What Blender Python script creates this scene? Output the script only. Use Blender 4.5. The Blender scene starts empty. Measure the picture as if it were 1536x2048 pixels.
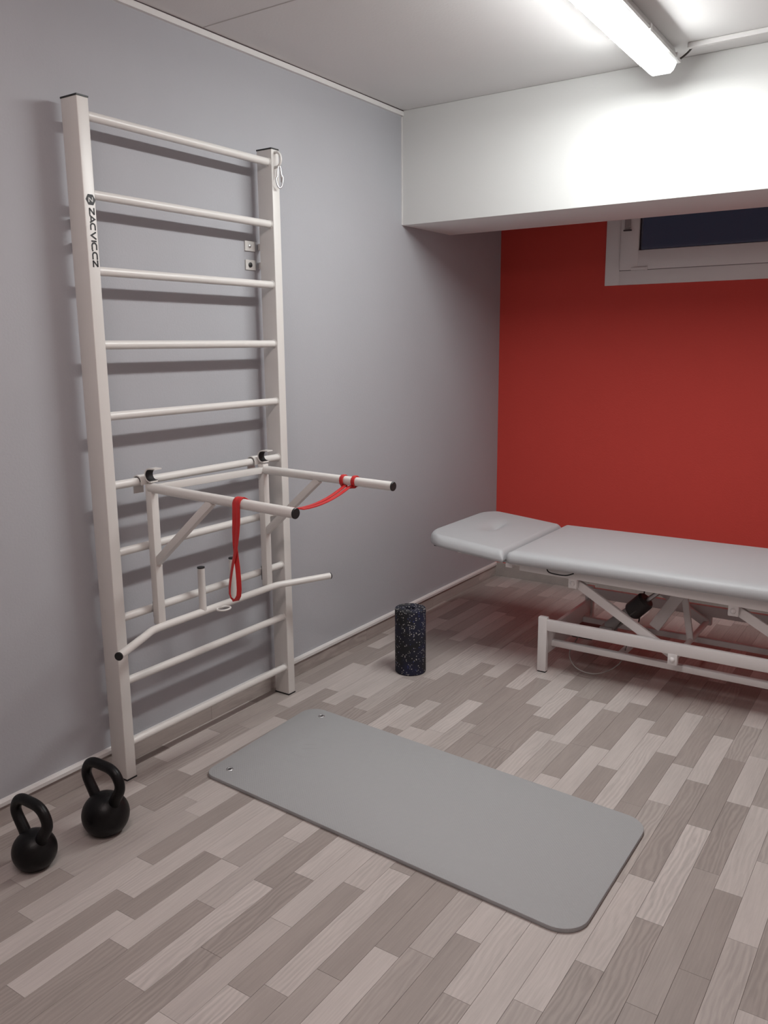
import bpy, bmesh, math, random
from mathutils import Vector, Matrix, Quaternion
C = bpy.context.scene
COL = C.collection
R = random.Random(7)
PI = math.pi

# ------------------------------------------------------------------ camera
YAW, PITCH, ROLL, FPX = -0.59189, 0.1974, -0.00855, 1677.08
CAM = Vector((2.57142, -1.78208, 1.61981))
cy_, sy_, cp_, sp_ = math.cos(YAW), math.sin(YAW), math.cos(PITCH), math.sin(PITCH)
f_ = Vector((sy_*cp_, cy_*cp_, -sp_)); r_ = Vector((cy_, -sy_, 0)); u_ = r_.cross(f_)
r2 = r_*math.cos(ROLL) + u_*math.sin(ROLL); u2 = -r_*math.sin(ROLL) + u_*math.cos(ROLL)
cd = bpy.data.cameras.new('camera'); cam = bpy.data.objects.new('camera', cd); COL.objects.link(cam)
cam.matrix_world = Matrix(((r2.x, u2.x, -f_.x, CAM.x), (r2.y, u2.y, -f_.y, CAM.y), (r2.z, u2.z, -f_.z, CAM.z), (0, 0, 0, 1)))
cd.sensor_fit = 'VERTICAL'; cd.sensor_height = 24.0; cd.lens = 24.0*FPX/2048
cd.clip_start = 0.02
C.camera = cam

# ------------------------------------------------------------------ world, exposure
wd = bpy.data.worlds.new('night'); C.world = wd; wd.use_nodes = True
wd.node_tree.nodes['Background'].inputs[0].default_value = (0.010, 0.011, 0.018, 1)
wd.node_tree.nodes['Background'].inputs[1].default_value = 1.0
LAMP_POWER = 80.0          # strength of the lit diffuser in view, straight down
LAMP_SIDE = 40.0           # its sloping sides, which the strip inside reaches less
FILL_LAMP_POWER = 34.0         # unseen second lamp, added to supply fill light
FILL_LAMP_SIDE = 100.0
C.view_settings.view_transform = 'Standard'; C.view_settings.look = 'None'
C.view_settings.gamma = 1.0; C.view_settings.exposure = 0.15
try: C.view_settings.use_curve_mapping = False
except Exception: pass

# ------------------------------------------------------------------ materials
def lin(c):
    return tuple(((v/255.0)/12.92 if v/255.0 <= 0.04045 else ((v/255.0+0.055)/1.055)**2.4) for v in c)
def mat(name, col, rough=0.5, metal=0.0, spec=0.5, noise=0.0, nscale=20.0, bump=0.0, bscale=200.0, coat=0.0):
    m = bpy.data.materials.new(name); m.use_nodes = True
    nt = m.node_tree; b = nt.nodes['Principled BSDF']
    b.inputs['Base Color'].default_value = (*col, 1); b.inputs['Roughness'].default_value = rough
    b.inputs['Metallic'].default_value = metal; b.inputs['Specular IOR Level'].default_value = spec
    b.inputs['Coat Weight'].default_value = coat
    tc = nt.nodes.new('ShaderNodeTexCoord')
    if noise > 0:
        n = nt.nodes.new('ShaderNodeTexNoise'); n.inputs['Scale'].default_value = nscale; n.inputs['Detail'].default_value = 4
        nt.links.new(tc.outputs['Object'], n.inputs['Vector'])
        mx = nt.nodes.new('ShaderNodeMix'); mx.data_type = 'RGBA'
        mx.inputs['A'].default_value = (*[v*(1-noise) for v in col], 1); mx.inputs['B'].default_value = (*[min(1, v*(1+noise)) for v in col], 1)
        nt.links.new(n.outputs['Fac'], mx.inputs['Factor']); nt.links.new(mx.outputs['Result'], b.inputs['Base Color'])
    if bump > 0:
        n = nt.nodes.new('ShaderNodeTexNoise'); n.inputs['Scale'].default_value = bscale; n.inputs['Detail'].default_value = 3
        nt.links.new(tc.outputs['Object'], n.inputs['Vector'])
        bp = nt.nodes.new('ShaderNodeBump'); bp.inputs['Strength'].default_value = bump; bp.inputs['Distance'].default_value = 0.002
        nt.links.new(n.outputs['Fac'], bp.inputs['Height']); nt.links.new(bp.outputs['Normal'], b.inputs['Normal'])
    return m
M = {}
M['wall_grey'] = mat('grey_wall_paint', (0.42, 0.42, 0.447), 0.75, spec=0.25, noise=0.03, nscale=3, bump=0.25, bscale=120)
M['wall_white'] = mat('white_wall_paint', (0.77, 0.77, 0.757), 0.8, spec=0.2, noise=0.01, nscale=3, bump=0.2, bscale=90)
M['ceiling'] = mat('white_ceiling_paint', (0.76, 0.745, 0.74), 0.85, spec=0.2, noise=0.02, nscale=2, bump=0.2, bscale=90)
M['red'] = mat('orange_red_wall_paint', (0.62, 0.066, 0.052), 0.7, spec=0.25, noise=0.03, nscale=4, bump=0.3, bscale=110)
M['far_wall'] = mat('warm_wall_paint', (0.78, 0.70, 0.68), 0.85, spec=0.1)
M['trim'] = mat('white_plastic_trim', (0.72, 0.70, 0.69), 0.5, noise=0.03, nscale=30)
M['powder'] = mat('cream_white_powder_coat', (0.70, 0.675, 0.65), 0.32, bump=0.12, bscale=600)
M['frame_white'] = mat('white_lacquered_steel', (0.76, 0.725, 0.72), 0.38, bump=0.08, bscale=400)
M['black_plastic'] = mat('black_plastic', (0.012, 0.012, 0.013), 0.45)
M['rubber'] = mat('black_rubber', (0.016, 0.015, 0.016), 0.7, bump=0.3, bscale=300)
M['iron'] = mat('black_coated_iron', (0.0045, 0.004, 0.0045), 0.40, spec=0.26, bump=0.25, bscale=160)
M['steel'] = mat('polished_steel', (0.66, 0.66, 0.67), 0.34, metal=1.0)
M['band'] = mat('red_latex', (0.52, 0.022, 0.022), 0.42, spec=0.5, noise=0.08, nscale=40)
M['vinyl'] = mat('light_grey_upholstery_vinyl', (0.46, 0.46, 0.475), 0.48, spec=0.4, noise=0.015, nscale=8, bump=0.25, bscale=350)
M['window'] = mat('white_window_profile', (0.78, 0.74, 0.73), 0.35)
M['gasket'] = mat('dark_gasket_and_gap_shade', (0.05, 0.03, 0.035), 0.6)  # window gaskets, and the painted shade above the wall strip
M['motor'] = mat('dark_motor_housing', (0.03, 0.025, 0.025), 0.5)
M['grey_metal'] = mat('grey_actuator_metal', (0.30, 0.28, 0.275), 0.4, noise=0.1, nscale=30)
M['decal'] = mat('black_decal_print', (0.015, 0.014, 0.017), 0.5)
M['decal_white'] = mat('white_decal_print', (0.70, 0.70, 0.69), 0.5)
M['lamp_body'] = mat('grey_lamp_housing', (0.62, 0.61, 0.60), 0.5)
M['cable'] = mat('dark_cable', (0.06, 0.055, 0.05), 0.5)
M['cable_light'] = mat('pale_cable', (0.22, 0.19, 0.18), 0.5)
M['clip'] = mat('clear_clip', (0.75, 0.75, 0.75), 0.3)

def emis(name, col, s):
    m = bpy.data.materials.new(name); m.use_nodes = True; nt = m.node_tree
    nt.nodes.remove(nt.nodes['Principled BSDF'])
    e = nt.nodes.new('ShaderNodeEmission'); e.inputs[0].default_value = (*col, 1); e.inputs[1].default_value = s
    nt.links.new(e.outputs[0], nt.nodes['Material Output'].inputs[0]); return m
M['lit'] = emis('lit_lamp_diffuser', (0.97, 1.0, 0.985), LAMP_POWER)
M['lit_side'] = emis('lit_lamp_diffuser_side', (0.97, 1.0, 0.985), LAMP_SIDE)
M['fill_lit'] = emis('fill_lamp_diffuser', (1.0, 0.87, 0.84), FILL_LAMP_POWER)
M['fill_lit_side'] = emis('fill_lamp_diffuser_side', (1.0, 0.87, 0.84), FILL_LAMP_SIDE)
M['lit_edge'] = emis('lit_lamp_diffuser_edge', (0.97, 1.0, 0.985), LAMP_POWER*1.4)
M['fill_lit_edge'] = emis('fill_lamp_diffuser_edge', (1.0, 0.87, 0.84), FILL_LAMP_POWER)
M['lit_end'] = emis('lit_lamp_end', (0.97, 1.0, 0.985), 2.2)
def glass():
    m = bpy.data.materials.new('window_glass'); m.use_nodes = True; nt = m.node_tree
    b = nt.nodes['Principled BSDF']; b.inputs['Base Color'].default_value = (0.9, 0.92, 0.95, 1)
    b.inputs['Roughness'].default_value = 0.06; b.inputs['Transmission Weight'].default_value = 1.0; b.inputs['IOR'].default_value = 1.45
    return m
M['glass'] = glass()

def wood():
    """Oak-look boards: each board has its own tone and grain, read from the 'tone' colour attribute."""
    m = bpy.data.materials.new('greyed_oak_boards'); m.use_nodes = True; nt = m.node_tree; N = nt.nodes; L = nt.links
    b = N['Principled BSDF']; b.inputs['Roughness'].default_value = 0.46; b.inputs['Specular IOR Level'].default_value = 0.35
    at = N.new('ShaderNodeAttribute'); at.attribute_name = 'tone'
    sep = N.new('ShaderNodeSeparateColor'); L.new(at.outputs['Color'], sep.inputs[0])
    geo = N.new('ShaderNodeNewGeometry')
    # shift the grain per board
    comb = N.new('ShaderNodeCombineXYZ'); mu = N.new('ShaderNodeMath'); mu.operation = 'MULTIPLY'; mu.inputs[1].default_value = 37.0
    L.new(sep.outputs[1], mu.inputs[0]); L.new(mu.outputs[0], comb.inputs[0]); L.new(mu.outputs[0], comb.inputs[1]); L.new(mu.outputs[0], comb.inputs[2])
    add = N.new('ShaderNodeVectorMath'); add.operation = 'ADD'; L.new(geo.outputs['Position'], add.inputs[0]); L.new(comb.outputs[0], add.inputs[1])
    mp = N.new('ShaderNodeMapping'); mp.inputs['Scale'].default_value = (70, 3.0, 70); L.new(add.outputs[0], mp.inputs[0])
    fine = N.new('ShaderNodeTexNoise'); fine.inputs['Scale'].default_value = 2.6; fine.inputs['Detail'].default_value = 6; fine.inputs['Roughness'].default_value = 0.65; L.new(mp.outputs[0], fine.inputs['Vector'])
    mp2 = N.new('ShaderNodeMapping'); mp2.inputs['Scale'].default_value = (13, 2.6, 13); L.new(add.outputs[0], mp2.inputs[0])
    wav = N.new('ShaderNodeTexWave'); wav.wave_type = 'BANDS'; wav.bands_direction = 'X'; wav.inputs['Scale'].default_value = 1.5; wav.inputs['Distortion'].default_value = 14.0
    wav.inputs['Detail'].default_value = 3.0; wav.inputs['Detail Scale'].default_value = 0.9; L.new(mp2.outputs[0], wav.inputs['Vector'])
    big = N.new('ShaderNodeTexNoise'); big.inputs['Scale'].default_value = 1.0; big.inputs['Detail'].default_value = 2; L.new(mp2.outputs[0], big.inputs['Vector'])
    # tone: dark to light board colour
    ramp = N.new('ShaderNodeValToRGB'); e = ramp.color_ramp.elements
    e[0].position = 0.0; e[0].color = (0.315, 0.270, 0.250, 1); e[1].position = 1.0; e[1].color = (0.485, 0.431, 0.409, 1)
    mid = ramp.color_ramp.elements.new(0.5); mid.color = (0.385, 0.337, 0.315, 1)
    L.new(sep.outputs[0], ramp.inputs[0])
    # grain factor
    def mth(op, a, bb, v=None):
        n = N.new('ShaderNodeMath'); n.operation = op
        if hasattr(a, 'links'): L.new(a, n.inputs[0])
        else: n.inputs[0].default_value = a
        if hasattr(bb, 'links'): L.new(bb, n.inputs[1])
        else: n.inputs[1].default_value = bb
        return n.outputs[0]
    g1 = mth('MULTIPLY', mth('SUBTRACT', fine.outputs['Fac'], 0.5), 0.42)
    amp = mth('MULTIPLY', mth('MULTIPLY', sep.outputs[2], sep.outputs[2]), 0.22)                       # strength of the cathedral grain differs per board
    g2 = mth('MULTIPLY', mth('SUBTRACT', wav.outputs['Fac'], 0.5), amp)
    g3 = mth('MULTIPLY', mth('SUBTRACT', big.outputs['Fac'], 0.5), 0.26)
    tot = mth('ADD', mth('ADD', mth('ADD', g1, g2), g3), 1.0)
    vm = N.new('ShaderNodeVectorMath'); vm.operation = 'SCALE'; L.new(ramp.outputs[0], vm.inputs[0]); L.new(tot, vm.inputs['Scale'])
    L.new(vm.outputs[0], b.inputs['Base Color'])
    bp = N.new('ShaderNodeBump'); bp.inputs['Strength'].default_value = 0.12; bp.inputs['Distance'].default_value = 0.001
    L.new(fine.outputs['Fac'], bp.inputs['Height']); L.new(bp.outputs['Normal'], b.inputs['Normal'])
    return m
M['wood'] = wood()
M['joint'] = mat('dark_board_joint', (0.17, 0.14, 0.13), 0.8)

def mat_foam():
    m = mat('mat_grey_foam', (0.360, 0.360, 0.366), 0.68, spec=0.3); nt = m.node_tree; b = nt.nodes['Principled BSDF']
    tc = nt.nodes['Texture Coordinate']
    mp = nt.nodes.new('ShaderNodeMapping'); mp.inputs['Rotation'].default_value = (0, 0, 0.78); mp.inputs['Scale'].default_value = (1, 1, 0)
    nt.links.new(tc.outputs['Object'], mp.inputs[0])
    v = nt.nodes.new('ShaderNodeTexVoronoi'); v.inputs['Scale'].default_value = 130; v.inputs['Randomness'].default_value = 0.25
    nt.links.new(mp.outputs[0], v.inputs['Vector'])
    bp = nt.nodes.new('ShaderNodeBump'); bp.inputs['Strength'].default_value = 0.35; bp.inputs['Distance'].default_value = 0.002
    nt.links.new(v.outputs['Distance'], bp.inputs['Height']); nt.links.new(bp.outputs['Normal'], b.inputs['Normal'])
    return m
M['foam'] = mat_foam()
def mat_speckle():
    m = mat('black_foam_with_speckles', (0.018, 0.018, 0.024), 0.75, spec=0.3); nt = m.node_tree; N = nt.nodes; L = nt.links; b = N['Principled BSDF']
    tc = N['Texture Coordinate']
    v = N.new('ShaderNodeTexVoronoi'); v.inputs['Scale'].default_value = 125; L.new(tc.outputs['Object'], v.inputs['Vector'])
    sp = N.new('ShaderNodeSeparateColor'); L.new(v.outputs['Color'], sp.inputs[0])
    lt = N.new('ShaderNodeMath'); lt.operation = 'LESS_THAN'; lt.inputs[1].default_value = 0.36; L.new(v.outputs['Distance'], lt.inputs[0])
    gt = N.new('ShaderNodeMath'); gt.operation = 'GREATER_THAN'; gt.inputs[1].default_value = 0.64; L.new(sp.outputs[0], gt.inputs[0])
    mu = N.new('ShaderNodeMath'); mu.operation = 'MULTIPLY'; L.new(lt.outputs[0], mu.inputs[0]); L.new(gt.outputs[0], mu.inputs[1])
    r = N.new('ShaderNodeValToRGB'); r.color_ramp.interpolation = 'CONSTANT'
    r.color_ramp.elements[0].color = (0.40, 0.38, 0.36, 1); r.color_ramp.elements[1].position = 0.55; r.color_ramp.elements[1].color = (0.22, 0.22, 0.24, 1)
    e = r.color_ramp.elements.new(0.90); e.color = (0.05, 0.06, 0.20, 1)
    L.new(sp.outputs[1], r.inputs[0])
    n = N.new('ShaderNodeTexNoise'); n.inputs['Scale'].default_value = 9; L.new(tc.outputs['Object'], n.inputs['Vector'])
    base = N.new('ShaderNodeValToRGB'); base.color_ramp.elements[0].position = 0.42; base.color_ramp.elements[0].color = (0.016, 0.016, 0.019, 1)
    base.color_ramp.elements[1].position = 0.68; base.color_ramp.elements[1].color = (0.018, 0.020, 0.050, 1); L.new(n.outputs['Fac'], base.inputs[0])
    mx = N.new('ShaderNodeMix'); mx.data_type = 'RGBA'; L.new(mu.outputs[0], mx.inputs['Factor']); L.new(base.outputs[0], mx.inputs['A']); L.new(r.outputs[0], mx.inputs['B'])
    L.new(mx.outputs['Result'], b.inputs['Base Color'])
    return m
M['speckle'] = mat_speckle()

# ------------------------------------------------------------------ mesh helpers
def obj(name, bm, m, parent=None, smooth=False, angle=None):
    bmesh.ops.recalc_face_normals(bm, faces=bm.faces)
    me = bpy.data.meshes.new(name); bm.to_mesh(me); bm.free()
    for mm in (m if isinstance(m, (list, tuple)) else [m]): me.materials.append(mm)
    if smooth:
        for p in me.polygons: p.use_smooth = True
        if angle is not None:
            me.set_sharp_from_angle(angle=math.radians(angle))
    o = bpy.data.objects.new(name, me); COL.objects.link(o)
    if parent is not None:
        o.parent = parent; o.matrix_parent_inverse = parent.matrix_basis.inverted()
    return o
def tag(o, label=None, cat=None, group=None, kind=None):
    if label: o['label'] = label
    if cat: o['category'] = cat
    if group: o['group'] = group
    if kind: o['kind'] = kind
    return o
def thing(name, label, cat, loc, group=None):
    o = bpy.data.objects.new(name, None); COL.objects.link(o); o.location = loc; o.empty_display_size = 0.1
    return tag(o, label, cat, group)
def bx(bm, lo, hi, bev=0.0, seg=2, mi=0):
    lo = Vector(lo); hi = Vector(hi)
    r = bmesh.ops.create_cube(bm, size=1.0); vs = r['verts']
    for v in vs:
        v.co = Vector(((lo.x+hi.x)/2 + v.co.x*(hi.x-lo.x), (lo.y+hi.y)/2 + v.co.y*(hi.y-lo.y), (lo.z+hi.z)/2 + v.co.z*(hi.z-lo.z)))
    es = set(e for v in vs for e in v.link_edges)
    if bev > 0: bmesh.ops.bevel(bm, geom=list(es), offset=bev, segments=seg, profile=0.5, affect='EDGES')
    return bm
def box(lo, hi, bev=0.0, seg=2): return bx(bmesh.new(), lo, hi, bev, seg)
def beam(bm, a, b, w, h, up=(0, 0, 1), bev=0.002):
    """rectangular tube from a to b: w across, h along 'up'"""
    a = Vector(a); b = Vector(b); d = (b-a).normalized(); s = d.cross(Vector(up)).normalized(); t = s.cross(d).normalized()
    vs = []
    for p in (a, b):
        for i, j in ((-1, -1), (1, -1), (1, 1), (-1, 1)): vs.append(bm.verts.new(p + s*(i*w/2) + t*(j*h/2)))
    fs = [(0, 1, 2, 3), (7, 6, 5, 4), (0, 4, 5, 1), (1, 5, 6, 2), (2, 6, 7, 3), (3, 7, 4, 0)]
    for q in fs: bm.faces.new([vs[i] for i in q])
    if bev > 0:
        es = set(e for v in vs for e in v.link_edges); bmesh.ops.bevel(bm, geom=list(es), offset=bev, segments=2, profile=0.5, affect='EDGES')
    return bm
def tube(bm, pts, rad, n=16, closed=False, cap=True, flat=None):
    """swept round tube through pts, rad may be a list; flat=(a,b) scales the section"""
    P = [Vector(p) for p in pts]; m = len(P); rr = rad if isinstance(rad, (list, tuple)) else [rad]*m
    T = []
    for i in range(m):
        if closed: t = P[(i+1) % m]-P[i-1]
        elif i == 0: t = P[1]-P[0]
        elif i == m-1: t = P[-1]-P[-2]
        else: t = (P[i+1]-P[i]).normalized()+(P[i]-P[i-1]).normalized()
        T.append(t.normalized())
    up = Vector((0, 0, 1)) if abs(T[0].z) < 0.9 else Vector((0, 1, 0))
    nn = (up - T[0]*up.dot(T[0])).normalized(); rings = []
    for i in range(m):
        if i > 0:
            q = T[i-1].rotation_difference(T[i]); nn = q @ nn; nn = (nn - T[i]*nn.dot(T[i])).normalized()
        b = T[i].cross(nn); ring = []
        for k in range(n):
            a = 2*PI*k/n; ca, sa = math.cos(a), math.sin(a)
            if flat: ca *= flat[0]; sa *= flat[1]
            ring.append(bm.verts.new(P[i] + nn*(ca*rr[i]) + b*(sa*rr[i])))
        rings.append(ring)
    for i in range(m if closed else m-1):
        A = rings[i]; B = rings[(i+1) % m]
        for k in range(n): bm.faces.new((A[k], A[(k+1) % n], B[(k+1) % n], B[k]))
    if cap and not closed: bm.faces.new(rings[0][::-1]); bm.faces.new(rings[-1])
    return bm
def smooth_path(pts, sub=6, closed=False):
    P = [Vector(p) for p in pts]; out = []; n = len(P)
    for i in range(n if closed else n-1):
        p1, p2 = P[i], P[(i+1) % n]
        p0 = P[i-1] if (closed or i > 0) else p1*2-p2
        p3 = P[(i+2) % n] if (closed or i+2 < n) else p2*2-p1
        for k in range(sub):
            t = k/sub
            out.append(0.5*((2*p1)+(p2-p0)*t+(2*p0-5*p1+4*p2-p3)*t*t+(3*p1-p0-3*p2+p3)*t**3))
    if not closed: out.append(P[-1])
    return out
def lathe(prof, n=48, c=(0, 0, 0)):
    bm = bmesh.new(); rings = []
    for r, z in prof:
        if r < 1e-6: rings.append([bm.verts.new((c[0], c[1], c[2]+z))])
        else: rings.append([bm.verts.new((c[0]+r*math.cos(2*PI*k/n), c[1]+r*math.sin(2*PI*k/n), c[2]+z)) for k in range(n)])
    for A, B in zip(rings, rings[1:]):
        for k in range(n):
            k2 = (k+1) % n
            if len(A) == 1 and len(B) == 1: continue
            if len(A) == 1: bm.faces.new((A[0], B[k], B[k2]))
            elif len(B) == 1: bm.faces.new((A[k], A[k2], B[0]))
            else: bm.faces.new((A[k], A[k2], B[k2], B[k]))
    return bm
def prism(poly, lo, hi, axis='y', bev=0.0):
    """extrude a closed 2D outline along an axis; poly in the other two axes' order"""
    bm = bmesh.new()
    def mk(a, b, t): return {'x': (t, a, b), 'y': (a, t, b), 'z': (a, b, t)}[axis]
    A = [bm.verts.new(mk(a, b, lo)) for a, b in poly]; B = [bm.verts.new(mk(a, b, hi)) for a, b in poly]
    n = len(poly)
    bm.faces.new(A); bm.faces.new(B[::-1])
    for i in range(n): bm.faces.new((A[i], A[(i+1) % n], B[(i+1) % n], B[i]))
    if bev > 0: bmesh.ops.bevel(bm, geom=bm.edges[:], offset=bev, segments=2, profile=0.5, affect='EDGES')
    return bm

# ------------------------------------------------------------------ room shell
X1, Y0, ZC = 4.1, -4.3, 2.832          # right wall, rear wall, ceiling
YB, YS, ZB, YR = 2.243, 2.771, 2.252, 3.458   # beam face, beam back, beam underside, red wall
YW0 = YR
HS = 0.081                              # height of the board skirting
tag(obj('wall_left', box((-0.12, Y0-0.12, 0), (0, YR+0.12, ZC)), M['wall_grey']), kind='structure')
tag(obj('wall_right', box((X1, Y0, 0), (X1+0.12, YR, ZC)), M['far_wall']), kind='structure')
tag(obj('wall_rear', box((0, Y0-0.12, 0), (X1+0.12, Y0, ZC)), M['far_wall']), kind='structure')
bm = bmesh.new(); bx(bm, (-0.12, Y0-0.12, ZC), (X1+0.12, YR+0.12, ZC+0.12))
ceil = tag(obj('ceiling', bm, M['ceiling']), kind='structure')
sm = box((0.0, 0.788, ZC-0.0012), (0.80, 0.7935, ZC-0.0002))
obj('panel_joint', sm, mat('ceiling_joint_line', (0.52, 0.49, 0.485), 0.9), ceil)
# red wall with the window opening
WX0, WX1, WZ0, WZ1 = 0.72, 1.96, 1.965, 2.60
bm = bmesh.new()
for lo, hi in (((0, YR, 0), (WX0, YR+0.12, ZC)), ((WX1, YR, 0), (X1+0.12, YR+0.12, ZC)), ((WX0, YR, 0), (WX1, YR+0.12, WZ0)), ((WX0, YR, WZ1), (WX1, YR+0.12, ZC))):
    bx(bm, lo, hi)
bmesh.ops.remove_doubles(bm, verts=bm.verts[:], dist=1e-5)
tag(obj('wall_back', bm, M['red']), kind='structure')
# dropped beam with a rounded lower back corner towards the left wall
bm = bmesh.new(); bx(bm, (0, YB, ZB), (X1, YS, ZC), bev=0.004, seg=2)
tag(obj('trim_1', bm, M['wall_white'], smooth=True, angle=40), 'white boxed beam across the room under the ceiling', kind='structure')
# white strip under the ceiling on the left wall, slightly wavy
bm = bmesh.new(); prev = None; R2 = random.Random(3)
ys = [Y0 + (YB-Y0)*i/60 for i in range(61)]
for y in ys:
    w = 0.0006*math.sin(y*5.1)+R2.uniform(-.0004, .0004)
    q = [bm.verts.new((x, y, z)) for x, z in ((0.0, ZC-0.028+w), (0.013, ZC-0.027+w), (0.013, ZC-0.005+w), (0.0, ZC-0.005+w))]
    if prev:
        for k in range(4): bm.faces.new((prev[k], prev[(k+1) % 4], q[(k+1) % 4], q[k]))
    else: bm.faces.new(q)
    prev = q
bm.faces.new(prev[::-1])
tag(obj('trim_2', bm, M['trim']), 'thin white strip between grey wall and ceiling', kind='structure')
obj('gap_shade_strip', box((0.0, Y0, ZC-.0055), (0.011, YB, ZC)), M['gasket'], bpy.data.objects['trim_2'])  # dark solid strip painting the shade between trim and ceiling
tag(obj('trim_3', box((0.0, YB-0.006, ZB+0.002), (0.006, YB-0.0005, ZC-0.03)), M['trim']), 'thin white bead where beam meets grey wall', kind='structure')
# skirting: vinyl boards turned up the wall, with a white cover strip on top
def base(name, poly, lo, hi, axis, part=None):
    o = obj(name, prism(poly, lo, hi, axis), M['trim']); tag(o, kind='structure'); return o
bl = base('baseboard_left', [(0, HS-.006), (0.015, HS-.006), (0.016, HS+0.008), (0.011, HS+0.016), (0, HS+0.016)], Y0, YR, 'y')
bb = tag(obj('baseboard_back', box((0.0, YR-.0035, 0.0), (X1, YR, HS+.013)), M['joint']), kind='structure')

# ------------------------------------------------------------------ floor boards
tag_floor = tag(obj('floor', box((-0.12, Y0-0.12, -0.10), (X1+0.12, YR+0.12, -0.0022)), M['joint']), kind='structure')
PW, PO = 0.0798, 0.056
ANCH = {0: [(1.204, .5, 0)], 3: [(1.071, 0, 1)], 4: [(1.212, 0, 1)], 5: [(-.578, 0, .6)], 6: [(-.206, 1, 0)], 7: [(-.35, 0, 1), (1.249, 1, 0)], 8: [(-.412, 1, 0)],
 9: [(-.504, 0, 1), (-.063, 1, .5), (1.077, 1, 0), (1.757, 0, 1)], 10: [(-.251, 0, .6), (1.459, 1, 0)], 11: [(-.582, 0, 1), (1.685, 0, 1)],
 12: [(-.387, 0, .8), (.011, 0, 1), (1.164, 0, 1), (1.869, 0, 1)], 13: [(-.19, .8, 1), (1.562, 0, 1)], 14: [(-.447, 1, 0), (1.466, 0, 1), (1.822, 1, 0)],
 15: [(.193, 1, 0), (1.333, 1, 0)], 16: [(1.28, .5, 1)], 17: [(-.122, 1, 0), (1.007, 1, 0), (1.694, 0, 1)], 18: [(1.329, 1, 0), (1.828, 0, 1)],
 19: [(.045, 0, 1), (1.185, 0, 1)], 20: [(-.165, .3, 1), (1.569, 1, 0)], 21: [(1.419, 0, 1), (1.861, 1, 0)], 22: [(-.087, .5, 1), (1.038, .5, 1), (1.36, 1, 0)],
 23: [(.128, 0, 1), (.576, 1, 0), (1.262, 0, 1), (1.696, 1, 0)], 24: [(.389, 0, .6), (.955, 1, 0), (1.515, 0, .5)], 25: [(.058, 0, 1), (.718, .3, .8), (1.181, 0, 1)],
 26: [(.249, 0, .8), (.645, 0, 1)], 27: [(.441, .6, 1)], 28: [(.189, 1, 0)]}
def project(p):
    d = Vector(p)-CAM; z = d.dot(f_)
    if z < 0.2: return None
    return (768+FPX*d.dot(r2)/z, 1024-FPX*d.dot(u2)/z)
boards = []
RP = random.Random(41)
nrow = int((X1-PO)/PW)+2
for k in range(-1, nrow):
    x0 = max(0.0, PO+k*PW); x1 = min(X1, PO+(k+1)*PW)
    if x1-x0 < 0.01: continue
    anc = list(ANCH.get(k, []))
    br = [Y0-RP.uniform(.0, .4)]; ton = []        # breaks and tone of the board after each break
    fixed = sorted(a[0] for a in anc); info = {a[0]: a for a in anc}
    targets = fixed + [YR+0.3]
    last = br[0]; cur = RP.choice((0.0, .35, .55, .9)); seq = [(last, cur)]
    for t in targets:
        gap = t-last; n = max(1, round(gap/RP.uniform(.42, .56)))
        for i in range(1, n):
            y = last+gap*i/n+RP.uniform(-.25, .25)*gap/n
            tone = RP.choice([v for v in (0.0, 0.0, .25, .55, .75, .9, 1.0) if abs(v-seq[-1][1]) > .2])
            seq.append((y, tone))
        if t in info:
            seq[-1] = (seq[-1][0], info[t][1])
            seq.append((t, info[t][2]))
        last = t
    for (a, tn), (b, _) in zip(seq, seq[1:]+[(YR+.5, 0)]):
        a = max(a, Y0); b = min(b, YR)
        if b-a < 0.03: continue
        # pixel area as a measure of how large it shows
        pts = [project(q) for q in ((x0, a, 0), (x1, a, 0), (x1, b, 0), (x0, b, 0))]
        area = 0
        if all(pts):
            area = abs(sum(pts[i][0]*pts[(i+1) % 4][1]-pts[(i+1) % 4][0]*pts[i][1] for i in range(4)))/2
            cx = sum(q[0] for q in pts)/4; cyy = sum(q[1] for q in pts)/4
            hit = any(-10 < q[0] < 1546 and 1100 < q[1] < 2058 for q in pts + [(cx, cyy)])
            if not hit: area = 0
            if 0.36 < x0 and x1 < 1.84 and a > .28 and b < .90: area = 0       # wholly under the mat
        boards.append((area, x0, x1, a, b, tn+RP.uniform(-.09, .09)))
boards.sort(key=lambda t: -t[0])
def board_bm(bm, x0, x1, a, b, tone, lay):
    g = 0.00035; h = 0.0006
    r1, r2_ = RP.random(), RP.random()
    lo = [(x0+g, a+g), (x1-g, a+g), (x1-g, b-g), (x0+g, b-g)]; hi = [(x0+g+h, a+g+h), (x1-g-h, a+g+h), (x1-g-h, b-g-h), (x0+g+h, b-g-h)]
    A = [bm.verts.new((x, y, -0.002)) for x, y in lo]; B = [bm.verts.new((x, y, -h*0.6)) for x, y in lo]; T = [bm.verts.new((x, y, 0)) for x, y in hi]
    fs = [bm.faces.new(T)]
    for i in range(4):
        j = (i+1) % 4
        fs.append(bm.faces.new((A[i], A[j], B[j], B[i]))); fs.append(bm.faces.new((B[i], B[j], T[j], T[i])))
    for f in fs:
        for l in f.loops: l[lay] = (max(0, min(1, tone)), r1, r2_, 1)
for i, (area, x0, x1, a, b, tn) in enumerate(boards[:300]):
    bm = bmesh.new(); lay = bm.loops.layers.float_color.new('tone'); board_bm(bm, x0, x1, a, b, tn, lay)
    obj('plank', bm, M['wood'], tag_floor)
bm = bmesh.new(); lay = bm.loops.layers.float_color.new('tone')
for (area, x0, x1, a, b, tn) in boards[300:]: board_bm(bm, x0, x1, a, b, tn, lay)
tag(obj('remaining_planks', bm, M['wood'], tag_floor), kind='stuff')
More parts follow.
